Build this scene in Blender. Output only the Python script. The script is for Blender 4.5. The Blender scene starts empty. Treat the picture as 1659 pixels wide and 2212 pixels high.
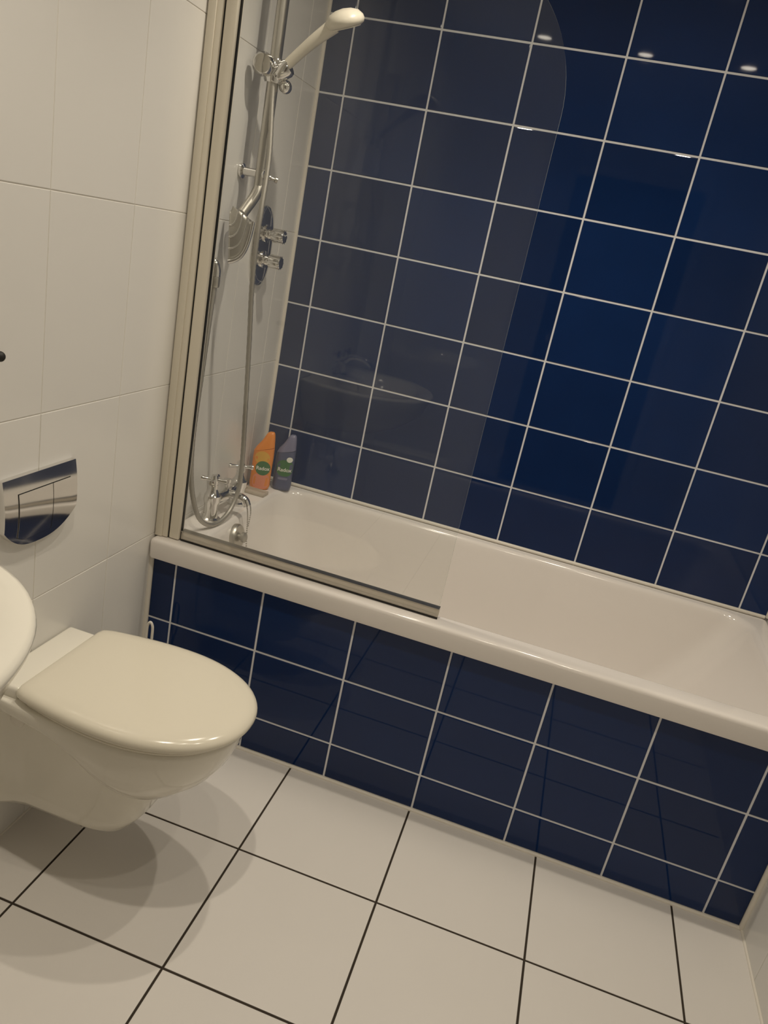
import bpy, bmesh, math, random
from mathutils import Vector, Matrix
random.seed(7)
PI = math.pi
scene = bpy.context.scene
COL = scene.collection

# ------------------------------------------------------------------ camera
RX, ROLL, RZ = 1.2309, 0.2070, 0.2040
cam = bpy.data.cameras.new('camera'); cam.sensor_fit = 'HORIZONTAL'; cam.sensor_width = 36.0
cam.lens = 1618.49 / 1659 * 36.0; cam.clip_start = 0.02
cam_o = bpy.data.objects.new('camera', cam); COL.objects.link(cam_o)
cam_o.matrix_world = (Matrix.Translation((0.9243, -1.627, 1.3708)) @ Matrix.Rotation(RZ, 4, 'Z')
                      @ Matrix.Rotation(RX, 4, 'X') @ Matrix.Rotation(ROLL, 4, 'Z'))
scene.camera = cam_o

# ------------------------------------------------------------------ world, exposure
w = bpy.data.worlds.new('world'); scene.world = w; w.use_nodes = True
w.node_tree.nodes['Background'].inputs[0].default_value = (0.05, 0.045, 0.04, 1)
w.node_tree.nodes['Background'].inputs[1].default_value = 0.2
vs = scene.view_settings
vs.view_transform = 'Standard'; vs.look = 'None'; vs.gamma = 1.0; vs.use_curve_mapping = False
vs.exposure = 0.0
scene.cycles.max_bounces = 16; scene.cycles.diffuse_bounces = 6; scene.cycles.glossy_bounces = 5; scene.cycles.transparent_max_bounces = 12
LAMP_W, BEAM_W = 1.35, 12.6
LAMP_COL = (1.0, 0.895, 0.74)
LAMPS = [(0.42, -0.80), (0.85, -0.83), (1.27, -0.77), (0.50, 0.035), (1.08, 0.035)]   # three over the floor, two over the bath edge
LAMP_K = [1.36, 0.36, 0.58, 1.40, 1.32]                                                 # how strong each lamp burns

# room size (metres): left wall x=0, bath panel y=0, floor z=0
W, D, YF, H = 1.667, 0.663, -2.15, 2.32

# ------------------------------------------------------------------ materials
def nt(name):
    m = bpy.data.materials.new(name); m.use_nodes = True
    return m, m.node_tree.nodes, m.node_tree.links, m.node_tree.nodes['Principled BSDF']
def pbr(name, col, rough=0.3, metal=0.0, spec=0.5, coat=0.0, vary=0.0, bump=0.0, bscale=30.0, objvary=0.0):
    m, N, L, b = nt(name)
    b.inputs['Base Color'].default_value = (*col, 1); b.inputs['Roughness'].default_value = rough
    b.inputs['Metallic'].default_value = metal; b.inputs['Specular IOR Level'].default_value = spec
    b.inputs['Coat Weight'].default_value = coat; b.inputs['Coat Roughness'].default_value = 0.04
    tc = N.new('ShaderNodeTexCoord')
    if vary or objvary:
        nz = N.new('ShaderNodeTexNoise'); nz.inputs['Scale'].default_value = 6.0; nz.inputs['Detail'].default_value = 3.0
        L.new(tc.outputs['Object'], nz.inputs['Vector'])
        mr = N.new('ShaderNodeMapRange'); mr.inputs['To Min'].default_value = 1 - vary; mr.inputs['To Max'].default_value = 1 + vary
        L.new(nz.outputs['Fac'], mr.inputs['Value'])
        oi = N.new('ShaderNodeObjectInfo'); mo = N.new('ShaderNodeMapRange')
        mo.inputs['To Min'].default_value = 1 - objvary; mo.inputs['To Max'].default_value = 1 + objvary
        L.new(oi.outputs['Random'], mo.inputs['Value'])
        mu = N.new('ShaderNodeMath'); mu.operation = 'MULTIPLY'
        L.new(mr.outputs[0], mu.inputs[0]); L.new(mo.outputs[0], mu.inputs[1])
        mx = N.new('ShaderNodeVectorMath'); mx.operation = 'SCALE'; mx.inputs[0].default_value = col
        L.new(mu.outputs[0], mx.inputs['Scale']); L.new(mx.outputs[0], b.inputs['Base Color'])
    if bump:
        n2 = N.new('ShaderNodeTexNoise'); n2.inputs['Scale'].default_value = bscale; n2.inputs['Detail'].default_value = 2.0
        L.new(tc.outputs['Object'], n2.inputs['Vector'])
        bp = N.new('ShaderNodeBump'); bp.inputs['Strength'].default_value = bump; bp.inputs['Distance'].default_value = 0.002
        L.new(n2.outputs['Fac'], bp.inputs['Height']); L.new(bp.outputs[0], b.inputs['Normal'])
    return m
M = {}
M['navy'] = pbr('navy_glazed_tile', (0.0055, 0.0230, 0.094), 0.035, spec=0.34, vary=0.12, objvary=0.15, bump=0.012, bscale=9)
M['grout_white'] = pbr('white_grout', (0.78, 0.79, 0.82), 0.8, vary=0.06)
M['white_tile'] = pbr('white_glazed_wall_tile', (0.77, 0.755, 0.72), 0.22, spec=0.4, vary=0.015, objvary=0.012, bump=0.03, bscale=7)
M['grout_pale'] = pbr('pale_wall_grout', (0.72, 0.69, 0.63), 0.8)
M['floor_tile'] = pbr('cream_floor_tile', (0.74, 0.71, 0.67), 0.32, spec=0.4, vary=0.02, objvary=0.015, bump=0.02, bscale=20)
M['grout_dark'] = pbr('dark_brown_grout', (0.035, 0.025, 0.016), 0.9, vary=0.3)
M['plaster'] = pbr('painted_plaster', (0.76, 0.74, 0.71), 0.7, vary=0.02)
M['ceiling'] = pbr('white_ceiling_paint', (0.78, 0.77, 0.74), 0.8, vary=0.02)
M['silicone'] = pbr('white_silicone', (0.78, 0.74, 0.66), 0.45)
M['ceramic'] = pbr('cream_ceramic', (0.82, 0.79, 0.70), 0.10, spec=0.5, coat=0.3)
M['lid'] = pbr('cream_lid_plastic', (0.75, 0.705, 0.59), 0.16, spec=0.5)
M['bath'] = pbr('white_bath_acrylic', (0.83, 0.79, 0.75), 0.12, spec=0.5, vary=0.01)
M['chrome'] = pbr('polished_chrome', (0.80, 0.79, 0.77), 0.09, metal=1.0)
M['satin'] = pbr('satin_metal', (0.55, 0.53, 0.48), 0.36, metal=1.0)
M['hose'] = pbr('grey_metal_hose', (0.42, 0.40, 0.36), 0.5, metal=0.8)
M['profile'] = pbr('cream_coated_aluminium', (0.76, 0.71, 0.60), 0.30, spec=0.5)
M['black'] = pbr('black_rubber', (0.012, 0.011, 0.010), 0.6)
M['orange'] = pbr('orange_bottle_plastic', (0.80, 0.26, 0.035), 0.3, vary=0.12)
M['pink'] = pbr('pink_label_print', (0.75, 0.27, 0.16), 0.4)
M['amber'] = pbr('amber_label_print', (0.72, 0.40, 0.06), 0.4)
M['blue'] = pbr('blue_grey_bottle_plastic', (0.085, 0.10, 0.19), 0.3, vary=0.12)
M['lavender'] = pbr('lavender_cap_plastic', (0.20, 0.20, 0.31), 0.35)
M['green'] = pbr('green_label_print', (0.05, 0.16, 0.055), 0.4)
M['ink'] = pbr('white_print', (0.80, 0.82, 0.74), 0.5)
M['white_plastic'] = pbr('white_plastic', (0.80, 0.76, 0.68), 0.3)
M['door'] = pbr('dark_wood_door', (0.15, 0.10, 0.065), 0.45, vary=0.25)
M['bristle'] = pbr('white_bristle', (0.7, 0.68, 0.62), 0.8)
# clear glass with a thin even film of limescale: transparent + mirror by Fresnel + a little diffuse
def glass(name, film, tint=(0.97, 0.985, 0.965), rough=0.0, scum=(0.64, 0.72, 0.76)):
    m = bpy.data.materials.new(name); m.use_nodes = True
    N, L = m.node_tree.nodes, m.node_tree.links; N.clear()
    out = N.new('ShaderNodeOutputMaterial')
    tr = N.new('ShaderNodeBsdfTransparent'); tr.inputs[0].default_value = (*tint, 1)
    gl = N.new('ShaderNodeBsdfGlossy'); gl.inputs['Roughness'].default_value = rough
    df = N.new('ShaderNodeBsdfDiffuse'); df.inputs[0].default_value = (*scum, 1)
    ge = N.new('ShaderNodeNewGeometry')
    mr = N.new('ShaderNodeMapRange'); mr.inputs['To Min'].default_value = 1.52; mr.inputs['To Max'].default_value = 1 / 1.52
    L.new(ge.outputs['Backfacing'], mr.inputs['Value'])
    fr = N.new('ShaderNodeFresnel'); L.new(mr.outputs[0], fr.inputs['IOR'])
    m1 = N.new('ShaderNodeMixShader'); L.new(fr.outputs[0], m1.inputs[0]); L.new(tr.outputs[0], m1.inputs[1]); L.new(gl.outputs[0], m1.inputs[2])
    tc = N.new('ShaderNodeTexCoord'); nz = N.new('ShaderNodeTexNoise'); nz.inputs['Scale'].default_value = 5.0
    L.new(tc.outputs['Object'], nz.inputs['Vector'])
    mf = N.new('ShaderNodeMapRange'); mf.inputs['To Min'].default_value = film * 0.8; mf.inputs['To Max'].default_value = film * 1.2
    L.new(nz.outputs['Fac'], mf.inputs['Value'])
    m2 = N.new('ShaderNodeMixShader'); L.new(mf.outputs[0], m2.inputs[0]); L.new(m1.outputs[0], m2.inputs[1]); L.new(df.outputs[0], m2.inputs[2])
    L.new(m2.outputs[0], out.inputs[0]); return m
M['glass'] = glass('shower_glass', 0.014, (0.992, 0.996, 0.990))
M['glass_edge'] = glass('polished_glass_edge', 0.35, (0.75, 0.85, 0.80), 0.15, (0.60, 0.68, 0.64))
M['clear_plastic'] = glass('clear_seal_plastic', 0.5, (0.93, 0.91, 0.86), 0.1, (0.70, 0.64, 0.56))
def emis(name, col, s):
    m = bpy.data.materials.new(name); m.use_nodes = True
    N, L = m.node_tree.nodes, m.node_tree.links; N.clear()
    out = N.new('ShaderNodeOutputMaterial'); e = N.new('ShaderNodeEmission')
    e.inputs[0].default_value = (*col, 1); e.inputs[1].default_value = s
    L.new(e.outputs[0], out.inputs[0]); return m
M['bulb'] = emis('lit_halogen_lens', LAMP_COL, 22.0)

# ------------------------------------------------------------------ helpers
def link(o, parent=None):
    COL.objects.link(o)
    if parent: o.parent = parent
    return o
def meshob(name, verts, faces, mat, parent=None, smooth=False):
    me = bpy.data.meshes.new(name); me.from_pydata([tuple(v) for v in verts], [], faces)
    bm = bmesh.new(); bm.from_mesh(me); bmesh.ops.recalc_face_normals(bm, faces=bm.faces[:]); bm.to_mesh(me); bm.free()
    if mat: me.materials.append(M[mat])
    if smooth:
        for pl in me.polygons: pl.use_smooth = True
    return link(bpy.data.objects.new(name, me), parent)
def tag(o, label, cat, group=None):
    o['label'] = label; o['category'] = cat
    if group: o['group'] = group
    return o
def struct(o): o['kind'] = 'structure'; return o
def empty(name, loc, label, cat, group=None):
    o = bpy.data.objects.new(name, None); o.location = loc; o.empty_display_size = 0.02; COL.objects.link(o)
    EMP[o.name] = Vector(loc)
    return tag(o, label, cat, group)
EMP = {}
def V(parent, p):       # world point -> point local to an (unrotated) parent empty
    return Vector(p) - (EMP[parent.name] if parent else Vector((0, 0, 0)))
def boxvf(a, b):
    (x0, y0, z0), (x1, y1, z1) = a, b
    v = [(x0,y0,z0),(x1,y0,z0),(x1,y1,z0),(x0,y1,z0),(x0,y0,z1),(x1,y0,z1),(x1,y1,z1),(x0,y1,z1)]
    return v, [(0,3,2,1),(4,5,6,7),(0,1,5,4),(1,2,6,5),(2,3,7,6),(3,0,4,7)]
def box(name, a, b, mat, parent=None, bevel=0.0, seg=2, root=None):
    off = EMP[root.name] if root else (EMP.get(parent.name, Vector((0,0,0))) if parent else Vector((0,0,0)))
    v, f = boxvf(Vector(a) - off, Vector(b) - off)
    me = bpy.data.meshes.new(name); bm = bmesh.new()
    bv = [bm.verts.new(p) for p in v]
    for q in f: bm.faces.new([bv[i] for i in q])
    if bevel: bmesh.ops.bevel(bm, geom=bm.edges[:], offset=bevel, segments=seg, profile=0.5, affect='EDGES')
    bm.to_mesh(me); bm.free(); me.materials.append(M[mat])
    if bevel and seg > 1:
        for pl in me.polygons: pl.use_smooth = True
        try: me.set_sharp_from_angle(angle=math.radians(50))
        except Exception: pass
    return link(bpy.data.objects.new(name, me), parent)
def loft(name, rings, mat, parent=None, cap0=True, cap1=True, smooth=True, sharp=None):
    n = len(rings[0]); v = [p for r in rings for p in r]; f = []
    for i in range(len(rings) - 1):
        for j in range(n):
            k = (j + 1) % n
            f.append((i*n+j, i*n+k, (i+1)*n+k, (i+1)*n+j))
    if cap0: f.append(tuple(range(n))[::-1])
    if cap1: f.append(tuple(range((len(rings)-1)*n, len(rings)*n)))
    o = meshob(name, v, f, mat, parent, smooth)
    if sharp: o.data.set_sharp_from_angle(angle=math.radians(sharp))
    return o
def frame(d):
    d = Vector(d).normalized()
    a = Vector((0, 0, 1)) if abs(d.z) < 0.95 else Vector((1, 0, 0))
    u = d.cross(a).normalized(); return d, u, d.cross(u).normalized()
def lathe(name, origin, axis, prof, mat, parent=None, seg=24, smooth=True, sharp=40, e=1.0):
    d, u, wv = frame(axis); o = Vector(origin); rings = []
    for r, h in prof:
        rings.append([o + d*h + (u*math.cos(2*PI*i/seg)*e + wv*math.sin(2*PI*i/seg))*max(r, 1e-5) for i in range(seg)])
    return loft(name, rings, mat, parent, True, True, smooth, sharp)
def spline(pts, sub=8):
    P = [Vector(p) for p in pts]; P = [P[0]*2-P[1]] + P + [P[-1]*2-P[-2]]; out = []
    for i in range(1, len(P)-2):
        for k in range(sub):
            t = k/sub; a, b, c, d = P[i-1], P[i], P[i+1], P[i+2]
            out.append(0.5*((2*b)+(c-a)*t+(2*a-5*b+4*c-d)*t*t+(3*b-a-3*c+d)*t*t*t))
    out.append(P[-2]); return out
def tube(name, pts, r, mat, parent=None, seg=12, sub=8, smooth=True, closed_spline=True, ribs=None):
    P = spline(pts, sub) if sub > 1 else [Vector(p) for p in pts]
    rings = []; u = None
    for i, p in enumerate(P):
        t = (P[min(i+1, len(P)-1)] - P[max(i-1, 0)]).normalized()
        if u is None: u = frame(t)[1]
        u = (u - t*u.dot(t)).normalized(); wv = t.cross(u)
        rr = r(i/(len(P)-1)) if callable(r) else r
        if ribs and i % 2: rr *= ribs
        rings.append([p + (u*math.cos(2*PI*j/seg) + wv*math.sin(2*PI*j/seg))*rr for j in range(seg)])
    return loft(name, rings, mat, parent, True, True, smooth, 60)
def ball(name, c, r, mat, parent=None, seg=16, sz=1.0):
    prof = [(r*math.sin(PI*i/10), -r*sz*math.cos(PI*i/10)) for i in range(11)]
    return lathe(name, c, (0,0,1), prof, mat, parent, seg, True, None)
def joined(name, parts, parent):
    """join several just-made meshes into one mesh object (one part)"""
    bm = bmesh.new()
    for o in parts: bm.from_mesh(o.data)
    mats = [m for o in parts for m in o.data.materials]
    me = bpy.data.meshes.new(name); bm.to_mesh(me); bm.free(); me.materials.append(mats[0])
    for o in parts: bpy.data.objects.remove(o)
    return link(bpy.data.objects.new(name, me), parent)

# tiles: a slab in local (a, b) with a chamfered face towards local +c; meshes shared by size
TCACHE = {}
def tile_mesh(w_, h_, th, ch, mat):
    key = (round(w_, 4), round(h_, 4), th, ch, mat)
    if key in TCACHE: return TCACHE[key]
    a, b = w_/2, h_/2; c = ch
    R = lambda a, b, z: [(-a,-b,z),(a,-b,z),(a,b,z),(-a,b,z)]
    v = R(a,b,0) + R(a,b,th-c*0.6) + R(a-c*0.4,b-c*0.4,th-c*0.18) + R(a-c,b-c,th)
    f = [(3,2,1,0),(12,13,14,15)]
    for k in range(3):
        for j in range(4):
            n = (j+1) % 4; f.append((k*4+j, k*4+n, k*4+4+n, k*4+4+j))
    me = bpy.data.meshes.new('tile'); me.from_pydata(v, [], f); me.materials.append(M[mat])
    TCACHE[key] = me; return me
def tiles(parent, plane, A, B, gap, th, ch, mat, name='tile', tilt=0.0, base=0.0, skip=None):
    """A, B: joint positions along the two axes; plane: 'back','panel','left','right','floor'"""
    for i in range(len(A)-1):
        for j in range(len(B)-1):
            a0, a1, b0, b1 = A[i], A[i+1], B[j], B[j+1]
            if skip and skip((a0+a1)/2, (b0+b1)/2): continue
            ww, hh = (a1-a0)-gap, (b1-b0)-gap
            if ww < 0.008 or hh < 0.008: continue
            o = bpy.data.objects.new(name, tile_mesh(ww, hh, th, ch, mat)); link(o, parent)
            ca, cb = (a0+a1)/2, (b0+b1)/2
            if plane in ('back', 'panel'):      # facing -y ; a=x, b=z
                m = Matrix(((1,0,0,ca),(0,0,-1,base),(0,1,0,cb),(0,0,0,1)))
            elif plane == 'left':               # facing +x ; a=y, b=z
                m = Matrix(((0,0,1,base),(1,0,0,ca),(0,1,0,cb),(0,0,0,1)))
            elif plane == 'right':              # facing -x
                m = Matrix(((0,0,-1,base),(-1,0,0,ca),(0,1,0,cb),(0,0,0,1)))
            else:                               # floor, facing +z
                m = Matrix(((1,0,0,ca),(0,1,0,cb),(0,0,1,base),(0,0,0,1)))
            t = tilt
            m = m @ Matrix.Rotation(random.uniform(-t, t), 4, 'X') @ Matrix.Rotation(random.uniform(-t, t), 4, 'Y')
            o.matrix_world = m
def cuts(lo, hi, ref, step):
    k = math.ceil((lo - ref)/step + 1e-6); out = [lo]
    x = ref + k*step
    while x < hi - 1e-4:
        if x > lo + 1e-4: out.append(x)
        x += step
    return out + [hi]

# ------------------------------------------------------------------ room shell
floor = struct(box('floor', (-0.1, YF-0.1, -0.08), (W+0.1, D+0.1, -0.0015), 'grout_dark'))
tiles(floor, 'floor', cuts(0, W, 0.1421, 0.3392), cuts(YF, 0.0, -0.3239, 0.3302), 0.005, 0.0085, 0.0012, 'floor_tile', base=-0.0085, tilt=0.0004)
wl = struct(box('wall_left', (-0.1, YF-0.1, 0), (-0.0012, D+0.1, H), 'grout_pale'))
tiles(wl, 'left', cuts(YF, D-0.001, -0.45, 0.25), cuts(0, H, 1.342, 0.394), 0.0018, 0.008, 0.0011, 'white_tile', base=-0.008, tilt=0.0009)
wr = struct(box('wall_right', (W+0.0012, YF-0.1, 0), (W+0.1, D+0.1, H), 'grout_pale'))
tiles(wr, 'right', cuts(YF, D-0.001, -0.40, 0.25), cuts(0, H, 1.342, 0.394), 0.0018, 0.008, 0.0011, 'white_tile', base=W+0.008, tilt=0.0009)
wb = struct(box('wall_back', (-0.1, D+0.0016, 0.45), (W+0.1, D+0.1, H), 'grout_white'))
tiles(wb, 'back', cuts(0.004, W-0.004, 0.0822, 0.25), cuts(0.5376, H, 0.737, 0.1994), 0.0052, 0.008, 0.0022, 'navy', base=D+0.008, tilt=0.0028)
wf = struct(box('wall_front', (-0.1, YF-0.1, 0), (W+0.1, YF, H), 'plaster'))
cl = struct(box('ceiling', (-0.1, YF-0.1, H), (W+0.1, D+0.1, H+0.1), 'ceiling'))
# door behind the camera
dr = struct(box('door_1', (0.62, YF+0.002, 0.004), (1.38, YF+0.035, 1.98), 'door', bevel=0.003))
for (x0, x1, z0, z1) in ((0.72, 0.97, 0.2, 0.9), (1.03, 1.28, 0.2, 0.9), (0.72, 0.97, 1.05, 1.85), (1.03, 1.28, 1.05, 1.85)):
    box('door_panel', (x0, YF+0.035, z0), (x1, YF+0.041, z1), 'door', dr, bevel=0.004)
hd = lathe('door_handle', (0.69, YF+0.034, 1.0), (0, 1, 0), [(0.022,0),(0.022,0.008),(0.009,0.012),(0.009,0.045)], 'chrome', dr)
tr = struct(box('trim_1', (0.55, YF+0.001, 0), (0.615, YF+0.02, 2.05), 'plaster', bevel=0.003))
tr = struct(box('trim_2', (1.385, YF+0.001, 0), (1.45, YF+0.02, 2.05), 'plaster', bevel=0.003))
tr = struct(box('trim_3', (0.616, YF+0.001, 1.985), (1.384, YF+0.02, 2.05), 'plaster', bevel=0.003))
# silicone beads in the corners
def bead(name, p, q, r=0.007):
    return struct(tube(name, [p, q], r, 'silicone', seg=10, sub=1))
bead('trim_4', (0.001, D-0.001, 0.552), (0.001, D-0.001, H), 0.007)
bead('trim_5', (W-0.001, D-0.001, 0.552), (W-0.001, D-0.001, H), 0.007)
bead('trim_6', (0.001, -0.001, 0.001), (0.001, -0.001, 0.54), 0.008)
bead('trim_7', (W-0.001, -0.001, 0.001), (W-0.001, -0.001, 0.54), 0.008)
bead('trim_8', (0.006, -0.001, 0.0), (W-0.006, -0.001, 0.0), 0.006)
bead('trim_9', (W-0.001, -0.008, 0.0), (W-0.001, YF, 0.0), 0.004)
bead('trim_10', (0.001, -0.008, 0.0), (0.001, YF, 0.0), 0.003)
bead('trim_11', (0.01, D-0.002, 0.552), (W-0.01, D-0.002, 0.552), 0.006)

# ------------------------------------------------------------------ bathtub
bt = empty('bathtub', (0.83, 0.32, 0.0), 'white acrylic bathtub with a rolled front rim along the navy wall', 'bathtub')
bp = box('side_panel', (0.006, 0.0016, 0.0), (W-0.006, 0.026, 0.4935), 'grout_white', bt)
bp['label'] = 'navy blue tiled bath side panel with white grout'
bpi = bp
def panel_tiles():
    tiles(bp, 'panel', cuts(0.006, W-0.006, 0.0736, 0.25), [0.004, 0.1112, 0.3106, 0.4945], 0.0052, 0.008, 0.0022, 'navy', base=0.008, tilt=0.0022)
    bpy.context.view_layer.update()
    inv = Matrix.Translation(-EMP[bt.name])
    for c in bp.children: c.matrix_basis = inv @ c.matrix_basis
panel_tiles()
def rrect(x0, x1, y0, y1, r, z, n=8, off=Vector((0.83, 0.32, 0))):
    pts = []
    for cx, cy, a0 in ((x1-r, y1-r, 0), (x0+r, y1-r, PI/2), (x0+r, y0+r, PI), (x1-r, y0+r, 1.5*PI)):
        for k in range(n+1):
            a = a0 + k*PI/2/n
            pts.append(Vector((cx + r*math.cos(a), cy + r*math.sin(a), z)) - off)
    return pts
X0, X1, Y0, Y1 = 0.003, W-0.003, -0.022, D-0.004
rings = [rrect(X0+.01, X1-.01, Y0+.016, Y1-.01, .01, .497), rrect(X0+.002, X1-.002, Y0+.001, Y1-.002, .008, .495),
         rrect(X0, X1, Y0, Y1, .008, .499), rrect(X0, X1, Y0, Y1, .008, .538), rrect(X0+.001, X1-.001, Y0+.001, Y1-.001, .009, .5432),
         rrect(X0+.004, X1-.004, Y0+.004, Y1-.004, .010, .5472), rrect(X0+.009, X1-.009, Y0+.009, Y1-.009, .011, .549), rrect(X0+.016, X1-.016, Y0+.016, Y1-.014, .012, .549)]
ix0, ix1, iy0, iy1 = 0.098, 1.618, 0.032, 0.632
for d_, z_, r_ in ((0, .549, .085), (.005, .5475, .085), (.010, .543, .085), (.014, .535, .085), (.017, .52, .086)):
    rings.append(rrect(ix0+d_, ix1-d_*1.3, iy0+d_, iy1-d_, r_, z_))
for x0, x1, y0, y1, r_, z_ in ((.122, 1.580, .054, .607, .09, .48), (.134, 1.545, .062, .598, .095, .42), (.152, 1.49, .073, .587, .10, .33),
                               (.172, 1.43, .086, .574, .105, .25), (.190, 1.385, .100, .560, .105, .21), (.225, 1.33, .130, .530, .10, .186),
                               (.29, 1.25, .18, .48, .09, .180)):
    rings.append(rrect(x0, x1, y0, y1, r_, z_))
loft('tub_shell', rings, 'bath', bt, cap0=False, cap1=True, sharp=70)
nx = Vector((0.985, 0, 0.17)).normalized()
oc = V(bt, (0.1225, 0.247, 0.497))
ov = lathe('overflow', oc, nx, [(0.038, -0.004), (0.038, 0.006), (0.034, 0.011), (0.020, 0.012), (0.0, 0.012)], 'satin', bt, seg=28)
lathe('overflow_knob', oc + nx*0.010, nx, [(0.009, 0), (0.009, 0.008), (0.015, 0.010), (0.015, 0.018), (0.011, 0.021), (0.0, 0.021)], 'hose', ov, seg=20)
lathe('waste', V(bt, (0.34, 0.33, 0.1795)), (0,0,1), [(0.035, 0), (0.035, 0.003), (0.028, 0.004), (0.0, 0.002)], 'chrome', bt, seg=24)

# ------------------------------------------------------------------ bath mixer tap
def crosshead(name, c, parent, r=0.036, rot=0.3):
    """four-armed tap handle, centre c (local)"""
    c = Vector(c); ps = [lathe('p', c - Vector((0,0,0.018)), (0,0,1), [(0.011,0),(0.012,0.01),(0.010,0.026),(0.008,0.032),(0.0,0.034)], 'chrome', None, 16)]
    for k in range(4):
        a = rot + k*PI/2; d = Vector((math.cos(a), math.sin(a), 0))
        ps.append(lathe('p', c, d, [(0.005,0),(0.0055,r*0.7),(0.0072,r*0.85),(0.0072,r*0.98),(0.004,r)], 'chrome', None, 10))
    return joined(name, ps, parent)
tp = empty('bath_mixer_tap', (0.058, 0.28, 0.549), 'chrome bath mixer tap with two cross handles on the bath end', 'tap')
for yy in (0.195, 0.362):
    lathe('pillar', V(tp, (0.058, yy, 0.5495)), (0,0,1), [(0.028,0),(0.028,0.006),(0.022,0.010),(0.020,0.03),(0.021,0.05),(0.024,0.058),(0.024,0.074),(0.016,0.082),(0.012,0.092),(0.012,0.105)], 'chrome', tp, 24)
    crosshead('handle', V(tp, (0.058, yy, 0.668)), tp, 0.037, 0.25 if yy < 0.3 else 0.6)
lathe('mixer_body', V(tp, (0.058, 0.21, 0.604)), (0,1,0), [(0.014,0),(0.016,0.02),(0.018,0.05),(0.018,0.09),(0.016,0.12),(0.014,0.139)], 'chrome', tp, 20)
tube('spout', [V(tp, q) for q in ((0.064,0.28,0.606),(0.090,0.28,0.607),(0.118,0.279,0.602),(0.130,0.279,0.586))], lambda t: 0.0135-0.002*t, 'chrome', tp, 16)
dv = lathe('diverter', V(tp, (0.058, 0.28, 0.618)), (0,0,1), [(0.008,0),(0.008,0.02),(0.011,0.022),(0.011,0.032),(0.0,0.034)], 'chrome', tp, 16)
# plug chain looped over the spout, hanging into the bath
ch = []
cp = spline([V(tp, q) for q in ((0.112,0.262,0.612),(0.126,0.272,0.600),(0.134,0.277,0.570),(0.138,0.279,0.535),(0.141,0.280,0.49),(0.146,0.283,0.44),(0.152,0.287,0.40))], 7)
for i, q in enumerate(cp): ch.append(ball('p', q, 0.0023, 'hose', None, 8))
cp2 = spline([V(tp, q) for q in ((0.124,0.285,0.600),(0.133,0.292,0.585),(0.139,0.290,0.56),(0.140,0.283,0.525))], 6)
for q in cp2: ch.append(ball('p', q, 0.0023, 'hose', None, 8))
pc = joined('plug_chain', ch, None); pc.location = EMP[tp.name]
tag(pc, 'thin ball chain hanging from the bath tap past the overflow', 'chain')

# ------------------------------------------------------------------ shower screen
GY = 0.020
ss = empty('shower_screen', (0.0, GY, 0.55), 'clear glass bath screen with a rounded top corner and cream wall profile', 'shower screen')
box('wall_profile', (0.001, GY-0.016, 0.5505), (0.0355, GY+0.016, 1.93), 'profile', ss, bevel=0.002)
box('profile_lip', (0.003, GY-0.0195, 0.5505), (0.022, GY-0.0155, 1.93), 'profile', ss, bevel=0.001)
box('pivot_gasket', (0.0355, GY-0.010, 0.5505), (0.0395, GY+0.010, 1.93), 'black', ss)
box('pivot_profile', (0.0395, GY-0.014, 0.5505), (0.068, GY+0.014, 1.93), 'profile', ss, bevel=0.004, seg=3)
box('edge_gasket', (0.068, GY-0.005, 0.5505), (0.0694, GY+0.005, 1.93), 'black', ss)
gp = [(0.069, 0.5585), (0.766, 0.5585)]
for k in range(25):
    a = k*PI/2/24; gp.append((0.766-0.27+0.27*math.cos(a), 1.66+0.27*math.sin(a)))
gp.append((0.069, 1.93)); n = len(gp)
gv = [V(ss, (x, GY-0.003, z)) for x, z in gp] + [V(ss, (x, GY+0.003, z)) for x, z in gp]
gf = [tuple(range(n)), tuple(range(n, 2*n))[::-1]] + [(i, (i+1) % n, n+(i+1) % n, n+i) for i in range(n)]
gpane = meshob('glass_pane', gv, gf, 'glass', ss)
gpane.data.materials.append(M['glass_edge'])
for pl in gpane.data.polygons:
    if abs(pl.normal.y) < 0.5: pl.material_index = 1
sl = box('bottom_seal', (0.071, GY-0.008, 0.5540), (0.768, GY+0.008, 0.5760), 'clear_plastic', ss, bevel=0.0015)
box('seal_wiper', (0.071, GY-0.0085, 0.5500), (0.768, GY-0.004, 0.5535), 'black', ss)
box('seal_top_bead', (0.071, GY-0.0095, 0.5760), (0.768, GY+0.0095, 0.5775), 'satin', ss)

# ------------------------------------------------------------------ shower rail, handset, hose
RX_, RY_ = 0.055, 0.245
rl = empty('shower_rail', (RX_, RY_, 1.43), 'chrome riser rail with slider and brackets on the white end wall', 'shower rail')
lathe('rail', V(rl, (RX_, RY_, 1.435)), (0,0,1), [(0.0135,0),(0.0135,0.70)], 'satin', rl, 20, e=1.25)
for zz in (1.465, 2.10):
    lathe('bracket', V(rl, (0.001, RY_, zz)), (1,0,0), [(0.018,0),(0.018,0.006),(0.010,0.010),(0.010,0.05),(0.014,0.054),(0.014,0.066),(0.0,0.067)], 'chrome', rl, 16)
lathe('bracket_stud', V(rl, (0.062, RY_, 1.463)), (0.8,0.55,-0.1), [(0.007,0),(0.007,0.018),(0.004,0.02),(0.004,0.028),(0.007,0.030),(0.007,0.036)], 'satin', rl, 12)
sd = lathe('slider', V(rl, (RX_, RY_, 1.668)), (0,0,1), [(0.019,0),(0.022,0.006),(0.022,0.046),(0.019,0.052)], 'chrome', rl, 24)
lathe('slider_knob', V(rl, (RX_-0.016, RY_-0.030, 1.700)), (0.2,-1,0.0), [(0.024,-0.012),(0.026,-0.006),(0.026,0.004),(0.020,0.012),(0.0,0.013)], 'chrome', sd, 24)
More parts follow.
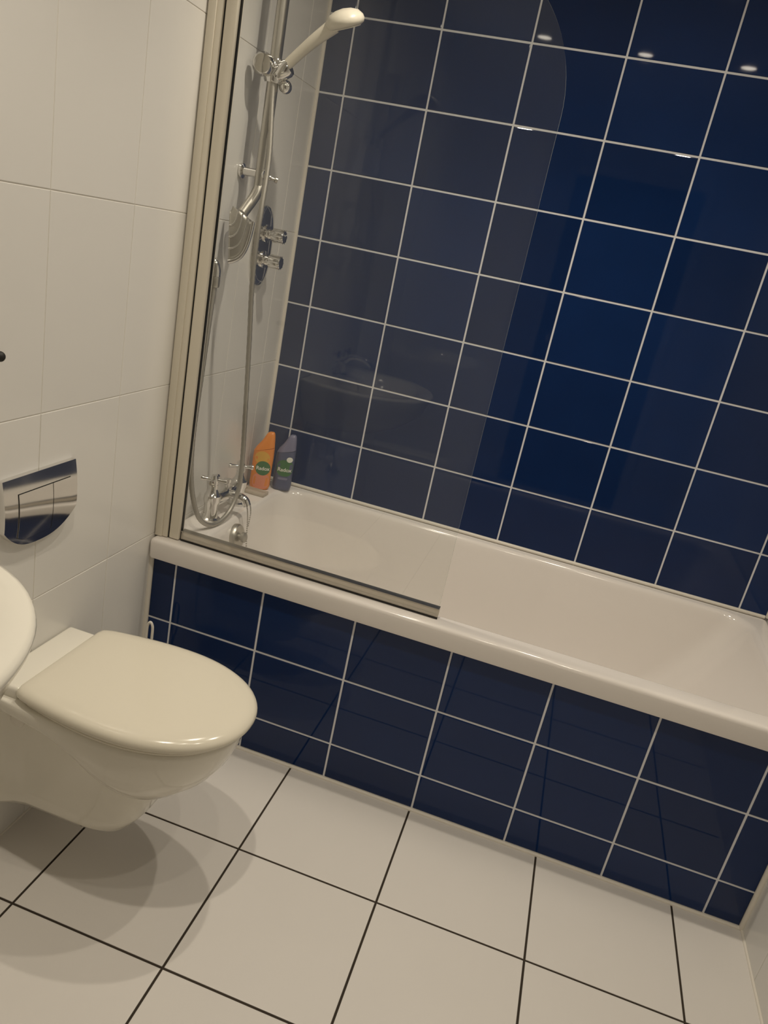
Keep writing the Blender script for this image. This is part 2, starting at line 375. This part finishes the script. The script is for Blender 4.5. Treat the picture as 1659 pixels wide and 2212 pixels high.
lathe('handset_cradle', V(rl, (RX_+0.012, RY_-0.004, 1.690)), (0.75,0.0,0.45), [(0.018,0),(0.020,0.01),(0.020,0.028),(0.017,0.034)], 'chrome', sd, 20)
ball('cradle_foot', V(rl, (RX_+0.028, RY_+0.012, 1.667)), 0.016, 'chrome', sd)
hs = empty('shower_handset', (0.075, 0.235, 1.695), 'cream and chrome hand shower resting in the rail slider', 'hand shower')
h0, h1, h2 = (0.066, 0.238, 1.687), (0.150, 0.236, 1.770), (0.192, 0.236, 1.805)
tube('handle', [V(hs, q) for q in (h0, (0.11,0.237,1.732), h1, h2)], lambda t: 0.0115+0.0050*t*t, 'profile', hs, 16)
lathe('handle_collar', V(hs, (0.060, 0.238, 1.681)), (0.70,0,0.71), [(0.011,0),(0.0145,0.004),(0.0145,0.022),(0.013,0.024)], 'chrome', hs, 16)
hd_ax = Vector((0.28, 0.36, -0.89)).normalized()
hc = V(hs, (0.214, 0.236, 1.821))
hh = lathe('shower_head', hc - hd_ax*0.012, hd_ax, [(0.0,-0.008),(0.018,-0.006),(0.034,0.000),(0.043,0.010),(0.045,0.018),(0.042,0.025),(0.037,0.028),(0.0,0.028)], 'profile', hs, 28)
lathe('spray_plate', hc + hd_ax*0.0165, hd_ax, [(0.034,0),(0.034,0.002),(0.0,0.003)], 'white_plastic', hh, 24)
hz = tube('shower_hose', [(0.058,0.238,1.680),(0.066,0.232,1.62),(0.086,0.212,1.50),(0.098,0.180,1.38),(0.100,0.172,1.30),(0.100,0.180,1.20),(0.100,0.211,1.046),(0.100,0.246,0.852),
     (0.103,0.262,0.72),(0.103,0.264,0.64),(0.101,0.235,0.585),(0.098,0.185,0.5605),(0.090,0.135,0.5595),(0.078,0.09,0.59),(0.066,0.066,0.65),(0.057,0.056,0.72),
     (0.052,0.054,0.81),(0.050,0.060,0.90),(0.050,0.066,0.99),(0.050,0.072,1.10),(0.048,0.082,1.195)], 0.0068, 'hose', None, 10, 14, ribs=0.90)
tag(hz, 'long grey metal shower hose looping down to the bath rim', 'hose')
el = empty('hose_outlet', (0.0, 0.085, 1.245), 'chrome elbow outlet on the white wall feeding the hose', 'pipe elbow')
lathe('cover_plate', V(el, (0.0005, 0.083, 1.248)), (1,0,0), [(0.028,0),(0.027,0.005),(0.020,0.009),(0.012,0.010)], 'chrome', el, 24)
tube('elbow', [V(el, q) for q in ((0.008,0.083,1.248),(0.026,0.083,1.249),(0.040,0.083,1.245),(0.047,0.083,1.230),(0.048,0.083,1.215))], 0.0115, 'chrome', el, 16)
lathe('hose_nut', V(el, (0.048,0.083,1.190)), (0,0,1), [(0.0100,0),(0.0115,0.003),(0.0115,0.023),(0.0105,0.026)], 'satin', el, 12)
# thermostatic valve
vp = empty('shower_valve', (0.0, 0.42, 1.29), 'oval chrome shower valve plate with two round knobs', 'shower valve')
def oval(cy, cz, a, b, x, n=40, e=2.4):
    o = []
    for k in range(n):
        t = 2*PI*k/n; c, s = math.cos(t), math.sin(t)
        o.append(V(vp, (x, cy + a*math.copysign(abs(c)**(2/e), c), cz + b*math.copysign(abs(s)**(2/e), s))))
    return o
loft('wall_plate', [oval(.418,1.292,.060,.108,.0005), oval(.418,1.292,.060,.108,.006), oval(.418,1.292,.056,.104,.011), oval(.418,1.292,.044,.09,.0135), oval(.418,1.292,.02,.04,.0145)], 'chrome', vp, sharp=60)
for zz in (1.327, 1.258):
    kb = lathe('knob', V(vp, (0.014, 0.418, zz)), (1,0,0), [(0.024,0),(0.024,0.005),(0.014,0.008),(0.014,0.018),(0.0175,0.021),(0.0175,0.052),(0.0155,0.055),(0.0,0.056)], 'chrome', vp, 20)
    ps = []
    for k in range(10):
        a = 2*PI*k/10
        ps.append(lathe('p', V(vp, (0.036, 0.418+0.0175*math.cos(a), zz+0.0175*math.sin(a))), (1,0,0), [(0.0022,0),(0.0022,0.032)], 'chrome', None, 6))
    joined('grip_ridge', ps, kb)
# fan shaped soap dish clipped below the rail
sdh = empty('soap_dish', (0.03, 0.19, 1.36), 'ribbed chrome fan shaped soap dish below the shower rail', 'soap dish')
A_ = Vector((0.012, 0.185, 1.382)); B_ = Vector((0.070, 0.203, 1.352)); C_ = Vector((0.030, 0.176, 1.248))
nrm = (B_-A_).cross(C_-A_).normalized()
if nrm.y > 0: nrm = -nrm
def fan(t, s, lift=0.0):
    """t across from B to C, s from hinge A (0) to outer rim (1)"""
    e = B_*(1-t) + C_*t + (B_+C_-2*A_).normalized()*0.026*math.sin(PI*t)
    return V(sdh, A_ + (e-A_)*s + nrm*(lift + 0.014*math.sin(PI*min(1, s*0.9))))
NT, NS = 12, 10
fv = [fan(i/NT, 0.12+0.88*j/NS) for i in range(NT+1) for j in range(NS+1)] + [fan(i/NT, 0.12+0.88*j/NS, -0.003) for i in range(NT+1) for j in range(NS+1)]
q_ = lambda i, j: i*(NS+1)+j
nn = (NT+1)*(NS+1); ff = []
for i in range(NT):
    for j in range(NS):
        ff.append((q_(i,j), q_(i+1,j), q_(i+1,j+1), q_(i,j+1))); ff.append((nn+q_(i,j), nn+q_(i,j+1), nn+q_(i+1,j+1), nn+q_(i+1,j)))
for i in range(NT):
    ff.append((q_(i,0), nn+q_(i,0), nn+q_(i+1,0), q_(i+1,0))); ff.append((q_(i,NS), q_(i+1,NS), nn+q_(i+1,NS), nn+q_(i,NS)))
for j in range(NS):
    ff.append((q_(0,j), q_(0,j+1), nn+q_(0,j+1), nn+q_(0,j))); ff.append((q_(NT,j), nn+q_(NT,j), nn+q_(NT,j+1), q_(NT,j+1)))
meshob('dish', fv, ff, 'satin', sdh, True)
for s_, r_ in ((0.38, 0.0022), (0.58, 0.0022), (0.78, 0.0022)):
    tube('rib', [fan(i/8, s_, 0.001) for i in range(9)], r_, 'chrome', sdh, 8, 3)
tube('rim', [fan(i/8, 1.0) for i in range(9)], 0.0055, 'chrome', sdh, 10, 3)
tube('clip_arm', [V(sdh, q) for q in ((0.056,0.243,1.436),(0.053,0.228,1.41),(0.046,0.208,1.382),(0.042,0.196,1.366))], 0.0135, 'satin', sdh, 12)

# ------------------------------------------------------------------ bottles on the bath corner
def bottle(name, loc, wid, dep, hgt, body, cap, label, cat, yaw, slant):
    b = empty(name, loc, label, cat, 'shower gel bottles on the bath corner')
    b.rotation_euler.z = yaw
    def ring(z, hw, hd, cx=0.0, tilt=0.0, e=2.6, n=28):
        o = []
        for k in range(n):
            t = 2*PI*k/n; c, s = math.cos(t), math.sin(t)
            x = cx + hw*math.copysign(abs(c)**(2/e), c); y = hd*math.copysign(abs(s)**(2/e), s)
            o.append(Vector((x, y, z + tilt*(x-cx))))
        return o
    a, d = wid/2, dep/2; zs = hgt*0.70
    loft('body', [ring(0.0005,a*.82,d*.8), ring(.004,a*.93,d*.94), ring(.015,a,d), ring(hgt*.35,a*.97,d), ring(hgt*.55,a,d), ring(zs,a*.97,d*.95,0,slant*0.45)], body, b, sharp=60)
    loft('cap', [ring(zs+.001,a*.95,d*.93,0,slant*0.5), ring(zs+hgt*.09,a*.84,d*.86,a*.07,slant*0.8), ring(zs+hgt*.18,a*.60,d*.72,a*.26,slant*.9), ring(zs+hgt*.25,a*.44,d*.58,a*.36,slant*.8), ring(zs+hgt*.285,a*.32,d*.42,a*.38,slant*.6), ring(zs+hgt*.30,a*.14,d*.2,a*.36,slant*.4)], cap, b, sharp=60)
    return b, a, d
def on_bottle(x, z, a, d, off, e=2.6):
    xx = max(-0.999, min(0.999, x/a)); return Vector((x, -(d*(1-abs(xx)**e)**(1/e)) - off, z))
def patch(name, cx, cz, rx, rz, a, d, off, mat, parent, n=28, sq=2.0):
    v = [on_bottle(cx, cz, a, d, off)]; f = []
    for r in (0.5, 1.0):
        for k in range(n):
            t = 2*PI*k/n; c, s = math.cos(t), math.sin(t)
            v.append(on_bottle(cx + r*rx*math.copysign(abs(c)**(2/sq), c), cz + r*rz*math.copysign(abs(s)**(2/sq), s), a, d, off))
    for k in range(n):
        m = (k+1) % n; f.append((0, 1+k, 1+m)); f.append((1+k, 1+n+k, 1+n+m, 1+m))
    return meshob(name, v, f, mat, parent, True)
def lettering(name, txt, size, cx, cz, a, d, off, mat, parent):
    cu = bpy.data.curves.new('t', 'FONT'); cu.body = txt; cu.size = size; cu.align_x = 'CENTER'; cu.align_y = 'CENTER'; cu.offset = size*0.02
    o = bpy.data.objects.new('t', cu); COL.objects.link(o)
    dg = bpy.context.evaluated_depsgraph_get(); me = bpy.data.meshes.new_from_object(o.evaluated_get(dg))
    bpy.data.objects.remove(o)
    for vv in me.vertices: vv.co = on_bottle(cx + vv.co.x, cz + vv.co.y, a, d, off)
    me.materials.clear(); me.materials.append(M[mat]); me.name = name
    return link(bpy.data.objects.new(name, me), parent)
b1, a, d = bottle('shower_gel_bottle', (0.050, 0.545, 0.5495), 0.066, 0.040, 0.192, 'orange', 'orange', 'orange shower gel bottle with a green label beside the bath tap', 'bottle', 0.36, 0.55)
patch('citrus_print', -0.002, 0.108, 0.024, 0.022, a, d, 0.0003, 'amber', b1)
patch('fruit_print', 0.002, 0.030, 0.026, 0.026, a, d, 0.0003, 'pink', b1, sq=3)
patch('brand_label', 0.004, 0.074, 0.024, 0.024, a, d, 0.0006, 'green', b1)
lettering('label_lettering', 'Radox', 0.0165, 0.004, 0.073, a, d, 0.0010, 'ink', b1)
b2, a, d = bottle('shower_gel_bottle', (0.108, 0.592, 0.5495), 0.062, 0.040, 0.188, 'blue', 'lavender', 'blue grey shower gel bottle with a green label against the navy tiles', 'bottle', 0.36, 0.45)
patch('brand_label', 0.002, 0.078, 0.026, 0.028, a, d, 0.0004, 'green', b2, sq=2.6)
patch('leaf_print', 0.014, 0.108, 0.010, 0.009, a, d, 0.0007, 'ink', b2)
lettering('label_lettering', 'Radox', 0.0175, 0.002, 0.072, a, d, 0.0009, 'ink', b2)
patch('pale_print_bar', 0.0, 0.042, 0.016, 0.004, a, d, 0.0006, 'lavender', b2, sq=4)

st = empty('soap_tray', (0.062, 0.487, 0.5495), 'shallow clear soap tray on the bath corner in front of the orange bottle', 'soap tray')
box('tray_base', (0.024, 0.468, 0.5497), (0.100, 0.508, 0.5525), 'clear_plastic', st, bevel=0.001)
for (a_, b_) in (((0.024,0.468,0.5525),(0.100,0.471,0.5605)), ((0.024,0.505,0.5525),(0.100,0.508,0.5605)), ((0.024,0.471,0.5525),(0.027,0.505,0.5605)), ((0.097,0.471,0.5525),(0.100,0.505,0.5605))):
    box('tray_side', a_, b_, 'clear_plastic', st, bevel=0.0008)

# ------------------------------------------------------------------ toilet
TY = -0.447
tl = empty('toilet', (0.0, TY, 0.10), 'cream wall-hung toilet with its lid closed', 'toilet')
def egg(xr, xf, xm, hw, hr, z, n=2.2, N1=18, N2=8, flare=0.0, fx=0.07, wr=0.0):
    """closed outline: rear edge at xr (half width hr), widest hw at xm, rounded front at xf"""
    pts = []
    side = []
    for k in range(N2+1):                                   # rear -> widest, on +y side
        t = k/N2; x = xr + (xm-xr)*t
        y = hr + (hw-hr)*math.sin(t*PI/2)
        if flare: y += flare*max(0, 1-(x-xr)/fx)**1.6
        side.append((x, y))
    for k in range(1, N1+1):
        a = k/N1*PI/2; c, s = math.cos(a), math.sin(a)
        side.append((xm + (xf-xm)*s**(2/n), hw*c**(2/n) if c > 1e-6 else 0.0))
    pts = [(x, y) for x, y in side] + [(x, -y) for x, y in side[::-1][1:]]
    if wr:                                                  # round the two rear corners
        pts[0] = (xr+wr, pts[0][1]); pts[-1] = (xr+wr, pts[-1][1])
        pts = [(xr, pts[0][1]-wr*1.6), (xr+wr*.3, pts[0][1]-wr*.4)] + pts + [(xr+wr*.3, pts[-1][1]+wr*.4), (xr, pts[-1][1]+wr*1.6)]
    return [V(tl, (x, TY+y, z)) for x, y in pts]
body = loft('p', [egg(.002,.205,.13,.070,.075,.120,3,flare=.02), egg(.002,.272,.18,.090,.090,.125,3,flare=.035), egg(.002,.302,.20,.098,.095,.139,3.2,flare=.045),
      egg(.002,.322,.21,.101,.098,.170,3.4,flare=.05), egg(.002,.332,.21,.103,.099,.21,3.4,flare=.05), egg(.002,.336,.21,.105,.100,.28,3.4,flare=.05),
      egg(.002,.336,.21,.108,.102,.34,3.2,flare=.045), egg(.002,.336,.21,.112,.104,.395,3,flare=.035)], 'ceramic', None, sharp=75)
def bowl(xf, hw, z, lift, hr, xm=.26):
    out = []
    for p_ in egg(.004, xf, xm, hw, hr, z, 2.2):
        t = max(0.0, min(1.0, (0.37 - p_.x)/0.26)); t = t*t*(3-2*t)
        out.append(Vector((p_.x, p_.y, p_.z + (0.393 - z)*lift*t)))
    return out
bw = loft('p', [bowl(.27,.090,.270,.85,.08,.2), bowl(.315,.104,.254,.85,.092,.21), bowl(.345,.119,.253,.85,.10,.22), bowl(.385,.134,.262,.84,.108,.23), bowl(.418,.144,.278,.83,.114,.24), bowl(.446,.151,.303,.8,.12,.25),
      bowl(.468,.156,.337,.75,.126,.255), bowl(.480,.158,.370,.6,.132), bowl(.486,.158,.398,.0,.135), bowl(.487,.157,.408,0,.136), bowl(.483,.153,.412,0,.134), bowl(.44,.11,.412,0,.10)], 'ceramic', None, sharp=75)
pan = joined('pan', [body, bw], tl)
box('rear_deck', (0.002, TY-0.128, 0.405), (0.075, TY+0.120, 0.437), 'ceramic', tl, bevel=0.009, seg=3)
for sgn in (-1, 1):
    lathe('hinge', V(tl, (0.083, TY+sgn*0.085-0.022, 0.430)), (0,1,0), [(0.010,0),(0.012,0.003),(0.012,0.041),(0.010,0.044)], 'lid', tl, 16)
    lathe('fixing_cap', V(tl, (0.062, TY+sgn*0.108, 0.352)), (0,sgn,0), [(0.016,-0.01),(0.016,0.006),(0.013,0.009),(0.0,0.010)], 'white_plastic', tl, 16)
S = dict(wr=0.012)
loft('seat', [egg(.085,.484,.27,.156,.128,.4128,2.15,**S), egg(.080,.490,.27,.160,.132,.4150,2.15,**S), egg(.080,.490,.27,.160,.132,.4195,2.15,**S), egg(.085,.486,.27,.157,.128,.4222,2.15,**S)], 'lid', tl, sharp=80)
loft('lid', [egg(.082,.492,.275,.157,.130,.4235,2.15,**S), egg(.074,.502,.275,.1655,.138,.4255,2.15,**S), egg(.071,.505,.275,.168,.141,.4295,2.15,**S), egg(.071,.505,.275,.168,.141,.435,2.15,**S),
             egg(.073,.502,.275,.166,.139,.4405,2.15,**S), egg(.077,.495,.275,.161,.134,.4455,2.15,**S), egg(.084,.485,.275,.152,.126,.4490,2.15,**S),
             egg(.100,.465,.28,.130,.108,.4515,2.15,**S), egg(.15,.38,.28,.07,.06,.4525,2.15,**S)], 'lid', tl, sharp=80)

# ------------------------------------------------------------------ flush plate
fp = empty('flush_plate', (0.0, -0.455, 0.77), 'polished chrome dual flush plate on the wall above the toilet', 'flush plate')
yc, hw_, zt = -0.455, 0.102, 0.840
def fz(y): return 0.694 + 0.046*abs((y-yc)/hw_)**2.6
def fx_(y, s): return 0.0075 + 0.0105*math.sin(PI*(0.12+0.80*s))
def fpt(y, z, off=0.0):
    s = (z-0.694)/(zt-0.694); return V(fp, (fx_(y, s) + off, y, z))
def fpatch(name, y0, y1, zl, zh, off, back, mat, parent, ny=20, nz=14):
    v = []; f = []
    for i in range(ny+1):
        y = y0 + (y1-y0)*i/ny; lo, hi = zl(y), zh(y)
        for j in range(nz+1): v.append(fpt(y, lo + (hi-lo)*j/nz, off))
    nfr = len(v)
    for p_ in list(v):
        b_ = p_.copy(); b_.x = back if back is not None else p_.x - 0.002; v.append(b_)
    q2 = lambda i, j: i*(nz+1)+j
    for i in range(ny):
        for j in range(nz):
            f.append((q2(i,j), q2(i+1,j), q2(i+1,j+1), q2(i,j+1))); f.append((nfr+q2(i,j), nfr+q2(i,j+1), nfr+q2(i+1,j+1), nfr+q2(i+1,j)))
    for i in range(ny):
        for j in (0, nz): f.append((q2(i,j), q2(i+1,j), nfr+q2(i+1,j), nfr+q2(i,j)))
    for j in range(nz):
        for i in (0, ny): f.append((q2(i,j), q2(i,j+1), nfr+q2(i,j+1), nfr+q2(i,j)))
    o = meshob(name, v, f, mat, parent, True); o.data.set_sharp_from_angle(angle=math.radians(45)); return o
fpatch('plate', yc-hw_, yc+hw_, fz, lambda y: zt, 0.0, 0.0005, 'chrome', fp)
zt2 = lambda y: 0.808
zl2 = lambda y: max(0.712, fz(y)+0.012)
fpatch('button_groove', -0.522, -0.374, lambda y: zl2(y)-0.0012, lambda y: 0.8092, 0.0004, None, 'black', fp)
fpatch('full_flush_button', -0.521, -0.4285, zl2, zt2, 0.0016, None, 'chrome', fp)
fpatch('half_flush_button', -0.4268, -0.375, zl2, zt2, 0.0016, None, 'chrome', fp, 12)
hk = empty('wall_hook', (0.0, -0.577, 1.07), 'small black wall hook at the left edge of the picture', 'hook')
lathe('hook_stem', V(hk, (0.0005, -0.577, 1.071)), (1,0,0), [(0.006,0),(0.006,0.012)], 'black', hk, 12)
ball('hook_knob', V(hk, (0.016, -0.577, 1.071)), 0.009, 'black', hk)

# ------------------------------------------------------------------ toilet brush
tb = empty('toilet_brush', (0.055, -0.068, 0.0), 'white toilet brush with a loop handle in the corner behind the toilet', 'toilet brush')
lathe('holder', V(tb, (0.055,-0.068,0.0008)), (0,0,1), [(0.043,0),(0.045,0.004),(0.043,0.10),(0.040,0.118),(0.036,0.118),(0.036,0.02),(0.0,0.02)], 'white_plastic', tb, 28)
lathe('brush_head', V(tb, (0.055,-0.068,0.022)), (0,0,1), [(0.012,0),(0.030,0.01),(0.032,0.06),(0.014,0.085),(0.006,0.09)], 'bristle', tb, 20)
lathe('stem', V(tb, (0.055,-0.068,0.10)), (0,0,1), [(0.006,0),(0.006,0.12),(0.005,0.14)], 'white_plastic', tb, 12)
lp = [(0.0475,0.235)] + [(0.0475,0.24+0.088*k/4) for k in range(5)]
lp = [(0.055,0.232),(0.0485,0.245),(0.0472,0.28),(0.0472,0.32),(0.0500,0.333),(0.055,0.3385),(0.0600,0.333),(0.0628,0.32),(0.0628,0.28),(0.0615,0.245),(0.055,0.232)]
tube('loop_handle', [V(tb, (x,-0.068,z)) for x, z in lp], 0.0036, 'white_plastic', tb, 10, 5)

# ------------------------------------------------------------------ washbasin
BY, BZ = -1.105, 0.862
wbz = empty('washbasin', (0.0, BY, BZ-0.2), 'rounded cream washbasin on the left wall at the picture edge', 'washbasin')
def bas(x0, xf, hw, z, n=2.05, N1=22):
    pts = []; xm = x0 + (xf-x0)*0.36; side = [(x0, hw*0.86), (x0+(xm-x0)*.5, hw*0.965)]
    for k in range(N1+1):
        a = k/N1*PI/2; c, s = math.cos(a), math.sin(a); side.append((xm+(xf-xm)*s**(2/n), hw*c**(2/n) if c > 1e-6 else 0.0))
    return [V(wbz, (x, BY+y, z)) for x, y in side] + [V(wbz, (x, BY-y, z)) for x, y in side[::-1][1:]]
loft('bowl', [bas(.002,.20,.12,BZ-.19), bas(.002,.27,.16,BZ-.175), bas(.002,.35,.21,BZ-.135), bas(.002,.41,.25,BZ-.085), bas(.002,.428,.272,BZ-.04), bas(.002,.440,.28,BZ-.016),
              bas(.002,.442,.281,BZ-.008), bas(.004,.439,.279,BZ-.002), bas(.008,.432,.274,BZ), bas(.13,.385,.215,BZ-.003), bas(.135,.375,.207,BZ-.008),
              bas(.145,.365,.19,BZ-.04), bas(.165,.35,.165,BZ-.09), bas(.19,.31,.11,BZ-.125), bas(.22,.28,.05,BZ-.135)], 'ceramic', wbz, sharp=70)
lathe('waste', V(wbz, (0.25, BY, BZ-0.1345)), (0,0,1), [(0.022,0),(0.022,0.003),(0.0,0.003)], 'chrome', wbz, 20)
bt2 = empty('basin_tap', (0.07, BY, BZ), 'chrome basin mixer tap with two cross handles', 'tap')
lathe('tap_base', V(bt2, (0.07, BY, BZ+0.0005)), (0,0,1), [(0.026,0),(0.026,0.006),(0.018,0.012),(0.016,0.05),(0.018,0.06),(0.0,0.064)], 'chrome', bt2, 20)
tube('spout', [V(bt2, q) for q in ((0.07,BY,BZ+0.045),(0.10,BY,BZ+0.075),(0.15,BY,BZ+0.08),(0.185,BY,BZ+0.062),(0.19,BY,BZ+0.045))], 0.011, 'chrome', bt2, 14)
for sgn in (-1, 1):
    lathe('valve_arm', V(bt2, (0.07, BY, BZ+0.04)), (0, sgn, 0.35), [(0.011,0.01),(0.011,0.05),(0.009,0.06)], 'chrome', bt2, 14)
    crosshead('handle', V(bt2, (0.07, BY+sgn*0.062, BZ+0.085)), bt2, 0.028, 0.5)

# ------------------------------------------------------------------ ceiling downlights
names = ['leftmost of three recessed ceiling spotlights mirrored in the navy tiles', 'middle of three recessed ceiling spotlights mirrored in the navy tiles',
         'rightmost of three recessed ceiling spotlights mirrored in the navy tiles',
         'recessed ceiling spotlight over the bath edge nearer the tap end', 'recessed ceiling spotlight over the bath edge nearer the far right end']
for (lx, ly), nm, lk in zip(LAMPS, names, LAMP_K):
    dl = empty('ceiling_spotlight', (lx, ly, H), nm, 'spotlight', 'recessed ceiling spotlights')
    lathe('bezel', V(dl, (lx, ly, H-0.0005)), (0,0,-1), [(0.042,0),(0.041,0.004),(0.034,0.006),(0.031,0.003),(0.031,0.001)], 'chrome', dl, 28)
    lathe('lens', V(dl, (lx, ly, H-0.001)), (0,0,-1), [(0.030,0),(0.030,0.002),(0.0,0.003)], 'bulb', dl, 24)
    la = bpy.data.lights.new('spot_glow', 'AREA'); la.shape = 'DISK'; la.size = 0.05; la.energy = LAMP_W*lk; la.color = LAMP_COL; la.spread = math.radians(150)
    lo = bpy.data.objects.new('spot_glow', la); COL.objects.link(lo); lo.parent = dl; lo.location = (0, 0, -0.012)
    sp = bpy.data.lights.new('spot_beam', 'SPOT'); sp.energy = BEAM_W*lk; sp.color = LAMP_COL; sp.spot_size = math.radians(104); sp.spot_blend = 1.0; sp.shadow_soft_size = 0.014
    so = bpy.data.objects.new('spot_beam', sp); COL.objects.link(so); so.parent = dl; so.location = (0, 0, -0.014)
